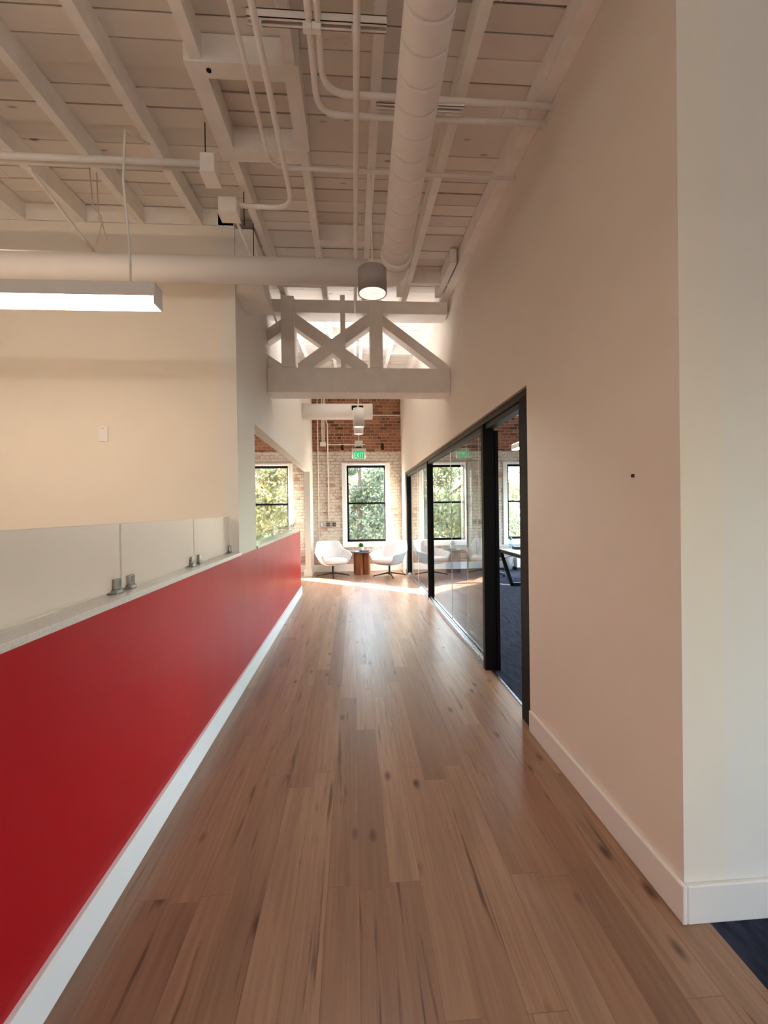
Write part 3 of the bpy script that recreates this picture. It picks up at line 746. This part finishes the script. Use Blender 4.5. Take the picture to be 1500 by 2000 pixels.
# ------------------------------------------------------------------ lounge corner
def lounge(loc, rz, label):
    c = thing('lounge_chair', label, 'lounge chair', loc, rz, 'white swivel lounge chairs by the brick wall')
    N = 28; V = 7
    bm = BM(); grid = []
    def sgnpow(x, p): return math.copysign(abs(x)**p, x)
    for i in range(N+1):
        t = -1+2*i/N                         # -1 left arm tip .. 0 back .. 1 right arm tip
        a = t*radians(122)
        sx, cy = sin(a), cos(a)
        topx, topy = .385*sgnpow(sx, .8), .36*sgnpow(cy, .75) + .0
        if cy < 0: topy = .42*cy*1.35
        botx, boty = .25*sgnpow(sx, .8), .20*sgnpow(cy, .8) - .04
        if cy < 0: boty = .42*cy*.95 - .04
        k = max(0, min(1, (abs(t)-.30)/.24)); k = k*k*(3-2*k)
        e = max(0, min(1, (abs(t)-.55)/.45))
        top = .785*(1-k) + (.585 - .075*e)*k
        row = []
        for j in range(V+1):
            v = j/V; s = v**.75
            x = botx + (topx-botx)*s; y = boty + (topy-boty)*s; z = .285 + (top-.285)*v
            if abs(t) < .35: y += .06*max(0, v-.5)*2*(1-abs(t)/.35)*.5
            row.append(bm.verts.new((x, y, z)))
        grid.append(row)
    for i in range(N):
        for j in range(V):
            f = bm.faces.new((grid[i][j], grid[i+1][j], grid[i+1][j+1], grid[i][j+1])); f.smooth = True
    # seat pan
    cen = bm.verts.new((0, -.08, .262))
    low = [g[0] for g in grid]
    for i in range(N): bm.faces.new((low[i+1], low[i], cen))
    bm.faces.new((low[0], low[-1], cen))
    o = obj('shell', bm, M['fabric_white'], c, True)
    m = o.modifiers.new('s', 'SOLIDIFY'); m.thickness = .038; m.offset = 0
    m = o.modifiers.new('b', 'SUBSURF'); m.levels = m.render_levels = 1
    for p in o.data.polygons: p.use_smooth = True
    # cushion
    bm = BM(); rings = []
    for z, k in ((.315, .92), (.33, .99), (.375, 1.0), (.402, .95), (.412, .80)):
        ring = []
        for q in range(36):
            a = 2*pi*q/36
            x = .265*sgnpow(cos(a), .6)*k; y = .275*sgnpow(sin(a), .6)*k - .095
            if y > 0: x *= 1-.25*y/.18
            ring.append(bm.verts.new((x, y, z)))
        rings.append(ring)
    for a, b in zip(rings, rings[1:]):
        for q in range(36): bm.faces.new((a[q], a[(q+1) % 36], b[(q+1) % 36], b[q])).smooth = True
    bm.faces.new(rings[-1]).smooth = True; bm.faces.new(rings[0][::-1])
    obj('seat_cushion', bm, M['fabric_cushion'], c, True)
    b = bpy.data.objects.new('swivel_base', None)
    bm = BM(); lathe(bm, [(.09, .278), (.085, .262), (.03, .25), (.022, .235), (.022, .075), (.034, .06), (.034, .045)], (0, 0, 0), 24)
    sb = obj('swivel_base', bm, M['darkmetal'], c, True)
    for q in range(4):
        a = q*pi/2 + c_leg - rz
        bm = BM()
        p0 = Vector((cos(a)*.02, sin(a)*.02, .085)); p1 = Vector((cos(a)*.365, sin(a)*.365, .022)); n = Vector((-sin(a), cos(a), 0))
        hexa(bm, [p0-n*.016-Vector((0, 0, .022)), p0+n*.016-Vector((0, 0, .022)), p1+n*.011-Vector((0, 0, .010)), p1-n*.011-Vector((0, 0, .010)),
                  p0-n*.014+Vector((0, 0, .012)), p0+n*.014+Vector((0, 0, .012)), p1+n*.010+Vector((0, 0, .008)), p1-n*.010+Vector((0, 0, .008))])
        lathe(bm, [(.011, 0), (.011, .014)], (p1.x-.008*cos(a), p1.y-.008*sin(a), 0), 12)
        obj('leg', bm, M['darkmetal'], sb, True)
    return c
c_leg = radians(4)
lounge((-.485, 9.93, 0), radians(24), 'white swivel armchair left of the round walnut table')
c_leg = radians(8)
lounge((.775, 9.76, 0), radians(-42), 'white swivel armchair right of the round walnut table beside the glass partition')

tb = thing('side_table', 'round slate topped table on a fluted walnut base between the armchairs', 'side table', (.175, 10.20, 0))
bm = BM(); pts = []
for k in range(96):
    a = 2*pi*k/96; lob = abs(cos(2*(a+.55)))          # four lobes with concave flutes
    r = .095 + .115*lob**.55
    pts.append((.175 + r*cos(a), 10.20 + r*sin(a)))
prism(bm, pts, 2, .0, .505); obj('base', bm, M['walnut'], tb)
bm = BM(); lathe(bm, [(.15, .505), (.262, .507), (.268, .515), (.268, .527), (.262, .532)], (.175, 10.20, 0), 64); obj('tabletop', bm, M['slate'], tb)
pl = thing('potted_plant', 'small leafy plant in a white pot on the walnut side table', 'potted plant', (.165, 10.27, .532))
bm = BM(); lathe(bm, [(.042, 0), (.052, .008), (.062, .085), (.060, .09), (.055, .088), (.052, .078), (.001, .078)], (.165, 10.27, .532), 32); obj('pot', bm, M['pot'], pl)
bm = BM(); lathe(bm, [(.001, .0785), (.052, .0785), (.052, .080), (.001, .080)], (.165, 10.27, .532), 24); obj('soil', bm, M['soil'], pl)
bm = BM()
for i in range(150):
    a = random.uniform(0, 2*pi); e = random.uniform(.1, 1.45); L = random.uniform(.05, .10)
    d = Vector((cos(a)*cos(e), sin(a)*cos(e), sin(e))); base = Vector((.165, 10.27, .612)) + d*random.uniform(0, .03)
    tip = base + d*L + Vector((0, 0, .01)); s = d.cross(Vector((0, 0, 1))).normalized()*random.uniform(.008, .013); mid = base + d*L*.6 + Vector((0, 0, .006))
    v = [bm.verts.new(x) for x in (base, mid+s, tip, mid-s)]; bm.faces.new(v)
obj('foliage', bm, M['leaf_plant'], pl)
bk = thing('tray', 'thin black tray on the walnut side table in front of the plant', 'tray', (.22, 10.09, .532))
bm = BM(); box(bm, (.13, 10.03, .532), (.34, 10.14, .540), .002); obj('tray_base', bm, M['black'], bk)
bm = BM(); box(bm, (.13, 10.03, .540), (.34, 10.034, .546)); box(bm, (.13, 10.136, .540), (.34, 10.14, .546)); box(bm, (.13, 10.034, .540), (.134, 10.136, .546)); box(bm, (.336, 10.034, .540), (.34, 10.136, .546)); obj('tray_rim', bm, M['black'], bk)
bm = BM(); box(bm, (.03, 10.05, .532), (.10, 10.15, .537)); tag(obj('card', bm, M['plastic_white']), 'small white card lying left of the black tray', 'card')

# fittings on the brick wall
GB = 'conduits running down the brick wall'
yb = YB-.013
pipe([(-.835, yb, 4.2), (-.835, yb, .62)], .012, 'conduit', 'leftmost conduit down the brick, ending behind the left armchair', group=GB)
pipe([(-.73, yb, 4.2), (-.73, yb, 3.12)], .014, 'conduit', 'left one of two short conduits dropping into the brick wall junction box', group=GB)
pipe([(-.685, yb, 4.2), (-.685, yb, 3.12)], .014, 'conduit', 'right one of two short conduits dropping into the brick wall junction box', group=GB)
pipe([(-.66, yb, 4.2), (-.655, yb, 3.70), (-.60, yb, 3.56), (-.60, yb, 1.21)], .014, 'conduit', 'long conduit with a kink down the brick to the outlet boxes', b=.05, group=GB)
bm = BM(); box(bm, (-.775, YB-.05, 3.02), (-.645, YB-.0, 3.12), .004); tag(obj('junction_box', bm, M['pipe']), 'pale junction box on the dark brick left of the exit sign', 'junction box')
pipe([(-.645, yb, 3.065), (.30, yb, 3.065)], .011, 'conduit', 'level conduit on the dark brick from the junction box towards the exit sign', group=GB)
pipe([(.30, YB-.022, 3.76), (XR, YB-.022, 3.76)], .014, 'conduit', 'level conduit high on the dark brick right of the wide duct', group=GB)
pipe([(XR+.16, YB-.022, 3.76), (6.5, YB-.022, 3.76)], .014, 'conduit', 'level conduit on the brick inside the glazed room', group=GB)
for x0, x1, lab, gang in ((-.80, -.735, 'single switch box on the brick, left of the three boxes', 1), (-.665, -.565, 'outlet box under the long conduit, middle of the three boxes', 2), (-.52, -.42, 'outlet box on the brick, nearest the window', 2)):
    b = thing('outlet_box', lab, 'outlet box', ((x0+x1)/2, YB, 1.08), 0, 'metal boxes on the brick')
    bm = BM(); box(bm, (x0, YB-.045, 1.08), (x1, YB, 1.20), .003); obj('box_body', bm, M['galv'] if gang == 2 else M['plastic_grey'], b)
    bm = BM()
    if gang == 1: box(bm, ((x0+x1)/2-.012, YB-.05, 1.11), ((x0+x1)/2+.012, YB-.045, 1.17)); obj('toggle', bm, M['plastic_white'], b)
    else:
        for xx in ((x0*.7+x1*.3), (x0*.3+x1*.7)):
            box(bm, (xx-.015, YB-.048, 1.10), (xx+.015, YB-.045, 1.135)); box(bm, (xx-.015, YB-.048, 1.145), (xx+.015, YB-.045, 1.18))
        obj('socket', bm, M['plastic_dark'], b)

# exit sign
EY = 9.40; EX = .128
ex = thing('exit_sign', 'lit green EXIT sign hanging before the brick wall', 'exit sign', (EX, EY, 2.57))
bm = BM(); tube(bm, [(EX, EY, 2.845), (EX, EY, zd(EY))], .010, 10); obj('stem', bm, M['pipe'], ex)
bm = BM(); box(bm, (EX-.085, EY-.01, 2.825), (EX+.085, EY+.03, 2.96), .004); obj('canopy', bm, M['plastic_white'], ex)
bm = BM(); box(bm, (EX-.06, EY-.03, 2.79), (EX+.06, EY+.03, 2.835), .004); obj('bracket', bm, M['plastic_dark'], ex)
bm = BM(); box(bm, (EX-.15, EY-.045, 2.735), (EX+.15, EY+.045, 2.79), .004); box(bm, (EX-.14, EY-.028, 2.575), (EX+.14, EY+.03, 2.735), .003); obj('housing', bm, M['lampgrey'], ex)
bm = BM(); box(bm, (EX-.118, EY-.031, 2.582), (EX+.118, EY-.028, 2.735)); f = obj('sign_face', bm, M['exit_green'], ex)
bm = BM(); zf0, zf1 = 2.592, 2.70; yy0, yy1 = EY-.033, EY-.0305
def bar(x0, x1, z0, z1): box(bm, (EX+x0, yy0, z0), (EX+x1, yy1, z1))
H = zf1-zf0; w = .011
bar(-.098, -.098+w, zf0, zf1); [bar(-.098, -.058, z, z+w) for z in (zf0, zf0+H/2-w/2, zf1-w)]
for sgn in (1, -1):
    prism(bm, [(EX-.022-sgn*.024-w/2*1.2, zf0), (EX-.022-sgn*.024+w/2*1.2, zf0), (EX-.022+sgn*.024+w/2*1.2, zf1), (EX-.022+sgn*.024-w/2*1.2, zf1)], 1, yy0, yy1)
bar(.022, .022+w, zf0, zf1); bar(.048, .098, zf1-w, zf1); bar(.0675, .0675+w, zf0, zf1)
obj('lettering', bm, M['exit_pale'], ex)

# ------------------------------------------------------------------ glazed room furniture
dk = thing('desk', 'desk with black trapezoid steel legs in the glazed room', 'desk', (3.55, 7.4, 0))
def loop(y):
    bm = BM(); t = .055
    P = [(2.78, .67), (2.985, .028), (4.115, .028), (4.32, .67)]
    for a, b in zip(P, P[1:]+P[:1]):
        A = Vector((a[0], y, a[1])); B = Vector((b[0], y, b[1])); d = (B-A).normalized(); n = Vector((-d.z, 0, d.x))*t/2; A = A - d*t*.4; B = B + d*t*.4; q = Vector((0, .03, 0))
        hexa(bm, [A-n-q, B-n-q, B-n+q, A-n+q, A+n-q, B+n-q, B+n+q, A+n+q])
    return obj('leg_frame', bm, M['black'], dk)
loop(8.20); loop(6.75)
bm = BM(); box(bm, (2.76, 6.70, .640), (2.80, 8.24, .690)); box(bm, (4.30, 6.70, .640), (4.34, 8.24, .690)); box(bm, (2.80, 8.20, .640), (4.30, 8.24, .690)); box(bm, (2.80, 6.70, .640), (4.30, 6.74, .690)); obj('apron', bm, M['black'], dk)
bm = BM(); box(bm, (2.775, 6.715, .690), (4.325, 8.225, .705), .003); obj('desktop', bm, M['desk_white'], dk)
bt = thing('water_bottle', 'pale blue water bottle standing on the desk in the glazed room', 'bottle', (2.872, 7.90, .705))
bm = BM(); lathe(bm, [(.030, 0), (.036, .006), (.036, .12), (.034, .15), (.026, .175), (.018, .19)], (2.872, 7.90, .705), 24); obj('bottle_body', bm, M['bottle'], bt)
bm = BM(); lathe(bm, [(.021, .188), (.024, .195), (.024, .225), (.015, .24), (.001, .242)], (2.872, 7.90, .705), 20); obj('cap', bm, M['roof_blue'], bt)
bm = BM(); box(bm, (2.98, 7.50, .705), (3.14, 7.72, .715), .002); tag(obj('notebook', bm, M['plastic_white']), 'pale notebook lying on the desk right of the bottle', 'notebook')
bm = BM(); box(bm, (3.00, 8.02, .705), (3.75, 8.20, .753), .004); tag(obj('cable_tray', bm, M['plastic_dark']), 'long black box along the far edge of the desk', 'desk box')
bn = thing('waste_bin', 'grey tapered waste bin on the carpet by the glazed room window', 'waste bin', (3.72, 10.35, 0))
bm = BM(); lathe(bm, [(.10, 0), (.13, .30), (.126, .30), (.097, .01), (.001, .01)], (3.70, 10.38, 0), 28); obj('bin_body', bm, M['bin'], bn)
bm = BM(); lathe(bm, [(.131, .295), (.135, .300), (.131, .308), (.125, .303)], (3.70, 10.38, 0), 28, False); obj('bin_rim', bm, M['plastic_grey'], bn)
cb = thing('carton', 'white carton with a round dark mark on the carpet under the window', 'box', (3.98, 10.34, 0))
bm = BM(); box(bm, (3.86, 10.22, .06), (4.10, 10.46, .30), .003); obj('carton_body', bm, M['carton'], cb)
bm = BM(); box(bm, (3.85, 10.21, 0), (4.11, 10.47, .06), .003); obj('plinth', bm, M['plastic_dark'], cb)
bm = BM(); lathe(bm, [(.020, 0), (.045, 0), (.045, .003), (.020, .003)], (0, 0, 0), 16)
for v in bm.verts: v.co = Vector((4.0+v.co.x, 10.22-v.co.z, .17+v.co.y))
box(bm, (3.93, 10.217, .085), (4.07, 10.22, .105)); obj('printed_mark', bm, M['ink'], cb)

oc = thing('office_chair', 'black and grey wheeled office chair beside the desk in the glazed room', 'office chair', (2.99, 9.45, 0), radians(70))
bm = BM(); box(bm, (-.24, -.25, .43), (.24, .23, .50), .03); obj('seat', bm, M['plastic_dark'], oc, True)
bm = BM(); N = 10; rows = []
for j in range(9):
    z = .56 + .40*j/8; wv = .22*(1-.25*(j/8)**3)
    rows.append([bm.verts.new((wv*(-1+2*i/N), .25 - .05*(1-((-1+2*i/N))**2)*-1 - .04*sin(pi*j/8) + .0*i, z)) for i in range(N+1)])
for a, b in zip(rows, rows[1:]):
    for i in range(N): bm.faces.new((a[i], a[i+1], b[i+1], b[i])).smooth = True
o = obj('backrest', bm, M['mesh_grey'], oc, True); m = o.modifiers.new('s', 'SOLIDIFY'); m.thickness = .03
bm = BM(); tube(bm, bend([(0, .10, .42), (0, .30, .44), (0, .31, .75)], .06), .018, 10); obj('back_support', bm, M['darkmetal'], oc, True)
for s in (-1, 1):
    bm = BM(); tube(bm, bend([(s*.20, .0, .43), (s*.29, .0, .45), (s*.29, -.02, .66)], .05), .014, 10); box(bm, (s*.29-.035, -.15, .66), (s*.29+.035, .11, .685), .01); obj('armrest', bm, M['black'], oc, True)
bm = BM(); lathe(bm, [(.05, .43), (.03, .41), (.022, .40), (.022, .12), (.035, .11), (.035, .08)], (0, 0, 0), 20); hub = obj('gas_column', bm, M['chrome'], oc, True)
for q in range(5):
    a = 2*pi*q/5+.5; p0 = Vector((.03*cos(a), .03*sin(a), .105)); p1 = Vector((.31*cos(a), .31*sin(a), .075)); n = Vector((-sin(a), cos(a), 0))
    bm = BM(); hexa(bm, [p0-n*.02-Vector((0, 0, .02)), p0+n*.02-Vector((0, 0, .02)), p1+n*.014-Vector((0, 0, .01)), p1-n*.014-Vector((0, 0, .01)),
                         p0-n*.02+Vector((0, 0, .015)), p0+n*.02+Vector((0, 0, .015)), p1+n*.014+Vector((0, 0, .01)), p1-n*.014+Vector((0, 0, .01))])
    lg = obj('leg', bm, M['chrome'], hub, True)
    bm = BM(); c = Vector((.30*cos(a), .30*sin(a), .03))
    for s in (-1, 1): tube(bm, [c+n*s*.006, c+n*s*.022], .03, 16)
    box(bm, c+Vector((-.012, -.012, .0)), c+Vector((.012, .012, .045)))
    obj('caster', bm, M['plastic_dark'], hub, True)

# ------------------------------------------------------------------ outdoors
GZ = -4.2
bm = BM(); box(bm, (-60, 11.6, GZ-.2), (70, 90, GZ)); struct('ground', bm, M['road'])
def tree(x, y, top, r, m, label, n=5200, zlow=-2.6, trunk=.16):
    t = thing('tree', label, 'tree', (x, y, GZ), 0, 'trees outside the windows')
    bm = BM()
    zc = (top+zlow)/2
    tube(bm, [(x, y, GZ), (x+.1, y+.05, zlow), (x-.05, y, zc), (x+.05, y, top-.8)], [trunk, trunk*.85, trunk*.6, trunk*.2], 10)
    for q in range(7):
        a = q*2.4; z0 = zlow + (top-zlow)*(.15+.09*q); tube(bm, [(x, y, z0), (x+cos(a)*r*.35, y+sin(a)*r*.35, z0+.5), (x+cos(a)*r*.75, y+sin(a)*r*.75, z0+1.0)], [trunk*.4, trunk*.25, trunk*.1], 6)
    obj('trunk', bm, M['bark'], t)
    bm = BM(); cl = []
    for q in range(46):
        while True:
            u = Vector([random.uniform(-1, 1) for _ in range(3)])
            if .25 < u.length < 1: break
        cl.append((Vector((x+u.x*r, y+u.y*r, zc+u.z*(top-zlow)/2)), random.uniform(.35, .75)*r*.55))
    for i in range(int(n*2.2)):
        c, cr = random.choice(cl)
        while True:
            u = Vector([random.uniform(-1, 1) for _ in range(3)])
            if u.length < 1: break
        p = c + u*cr; s = random.uniform(.05, .115)
        d = Vector([random.gauss(0, 1) for _ in range(3)]).normalized(); e = d.orthogonal().normalized()*s*.5; d = d*s
        bm.faces.new([bm.verts.new(q) for q in (p-d, p+e, p+d, p-e)])
    obj('foliage', bm, M[m], t); return t
tree(.25, 16.5, 5.2, 1.9, 'leaf_green', 'green tree close outside, filling the window behind the side table', 6500)
tree(-3.2, 15.2, 5.4, 1.7, 'leaf_yellow', 'yellow green tree outside the left window, seen past the grey pier', 6500)
tree(-1.7, 18.5, 4.8, 2.3, 'leaf_mixed', 'red and green turning tree behind the yellow green one', 6000)
tree(3.75, 17.2, 5.0, 1.9, 'leaf_yellow', 'yellow leaved tree outside the glazed room, left of its far window', 6000)
tree(9.3, 23.0, 6.5, 2.2, 'leaf_yellow', 'tall yellow tree beyond the far right window', 4500)
tree(-5.6, 21, 6.4, 3.0, 'leaf_green', 'broad green tree farther off, leftmost of the outdoor trees', 6000)
tree(1.8, 25, 6.6, 3.6, 'leaf_green', 'broad green tree farther off, behind the tree of the middle window', 7000)
tree(-2.6, 27, 7.0, 3.6, 'leaf_mixed', 'tall turning tree far behind the left window', 6000)
tree(6.1, 15.6, .6, .55, 'leaf_yellow', 'small yellow shrub low outside the far right window', 1600, -1.6, .06)
tree(5.6, 26.5, 5.2, 2.2, 'leaf_green', 'green tree in the distance between the two yellow ones', 4500)
def house(x, y, w, dpt, wall, roofh, m, label):
    h = thing('house', label, 'house', (x, y, GZ), 0, 'houses outside the windows')
    bm = BM(); box(bm, (x-w/2, y-dpt/2, GZ), (x+w/2, y+dpt/2, wall)); obj('house_wall', bm, M[m], h)
    bm = BM(); prism(bm, [(y-dpt/2-.4, wall-.1), (y, wall+roofh), (y+dpt/2+.4, wall-.1), (y, wall+roofh-.25)], 0, x-w/2-.4, x+w/2+.4); obj('roof', bm, M['roof_blue'], h)
    for k in (-.3, 0, .3):
        bm = BM(); box(bm, (x+k*w-.45, y-dpt/2-.03, wall-1.7), (x+k*w+.45, y-dpt/2, wall-.5)); obj('house_window', bm, M['slate'], h)
    return h
house(2.4, 30.5, 4.4, 4.0, .55, 1.1, 'siding', 'pale house with a blue grey roof behind the middle window tree')
house(12.6, 30.0, 7.0, 5.0, .45, 1.3, 'siding', 'pale house with a blue grey roof beyond the far right window')

# ------------------------------------------------------------------ light
wd = bpy.data.worlds.new('sky'); S.world = wd; wd.use_nodes = True
nt = wd.node_tree; nt.nodes.clear()
out = nt.nodes.new('ShaderNodeOutputWorld'); bg = nt.nodes.new('ShaderNodeBackground'); sk = nt.nodes.new('ShaderNodeTexSky')
sk.sky_type = 'NISHITA'; sk.sun_disc = False; sk.sun_elevation = radians(27); sk.sun_rotation = radians(-50); sk.air_density = 1.2; sk.dust_density = 2.5
SKY = 2.0
bg.inputs['Strength'].default_value = SKY
nt.links.new(sk.outputs[0], bg.inputs[0]); nt.links.new(bg.outputs[0], out.inputs[0])

sun = bpy.data.lights.new('sun', 'SUN'); sun.energy = 34; sun.angle = radians(.6); sun.color = (1, .93, .82)
so = bpy.data.objects.new('sun', sun); COL.objects.link(so)
hd = Vector((.77, -.64, 0)).normalized()
d = Vector((hd.x, hd.y, -math.tan(radians(26)))).normalized()
so.rotation_euler = d.to_track_quat('-Z', 'Y').to_euler()

def area(name, loc, rot, sx, sy, power, color):
    l = bpy.data.lights.new(name, 'AREA'); l.shape = 'RECTANGLE'; l.size = sx; l.size_y = sy; l.energy = power; l.color = color
    o = bpy.data.objects.new(name, l); COL.objects.link(o); o.location = loc; o.rotation_euler = rot; return o
def spot(loc, power, color=(1, .98, .95), ang=110, r=.07):
    l = bpy.data.lights.new('pendant_lamp', 'SPOT'); l.energy = power; l.color = color; l.spot_size = radians(ang); l.spot_blend = .6; l.shadow_soft_size = r
    o = bpy.data.objects.new('pendant_lamp', l); COL.objects.link(o); o.location = loc; return o
spot((.152, 3.05, 2.97), 12); spot((.115, 7.85, 2.95), 55); spot((.125, 9.0, 3.02), 45)
area('added_ceiling_fill', (.1, 6.7, 3.28), (radians(180), 0, 0), 1.5, 1.6, 10, (.96, .97, 1))  # unseen area light added past the truss to brighten the far ceiling

# unseen strip lamps added behind the viewer to brighten the near area
for x0, x1, y in ((-3.9, -1.3, -.4), (-.6, 1.9, -1.9)):
    linear('linear_light', 'added unseen fill lamp in the open area behind the viewer, %s side' % ('left' if x0 < -2 else 'right'), x0, x1, y, 2.615, .115, .10,
           [[(x0+.3, y, 2.73), (x0+.3, y, zd(y))], [(x1-.3, y, 2.73), (x1-.3, y, zd(y))]], 'emit_added_right' if x0 > -2 else 'emit_added_left', 'x', x0 > -2)

# ------------------------------------------------------------------ camera
F = 860.0; yaw, pitch, roll = .0688, -.0073, -.0141
cy, sy, cp, sp_, cr, sr = cos(yaw), sin(yaw), cos(pitch), sin(pitch), cos(roll), sin(roll)
f = Vector((sy*cp, cy*cp, sp_)); r = Vector((cy, -sy, 0)); u = r.cross(f)
r2 = r*cr + u*sr; u2 = u*cr - r*sr
cam = bpy.data.cameras.new('camera'); co = bpy.data.objects.new('camera', cam); COL.objects.link(co)
cam.sensor_fit = 'VERTICAL'; cam.sensor_height = 36; cam.sensor_width = 27; cam.lens = F/2000*36
cam.clip_start = .02; cam.clip_end = 300
co.matrix_world = Matrix(((r2.x, u2.x, -f.x, 0), (r2.y, u2.y, -f.y, 0), (r2.z, u2.z, -f.z, 1.5), (0, 0, 0, 1)))
S.camera = co
S.view_settings.view_transform = 'Standard'; S.view_settings.look = 'None'; S.view_settings.gamma = 1
S.view_settings.use_curve_mapping = False; S.view_settings.exposure = 1.45
S.cycles.max_bounces = 12; S.cycles.diffuse_bounces = 7; S.cycles.transparent_max_bounces = 24
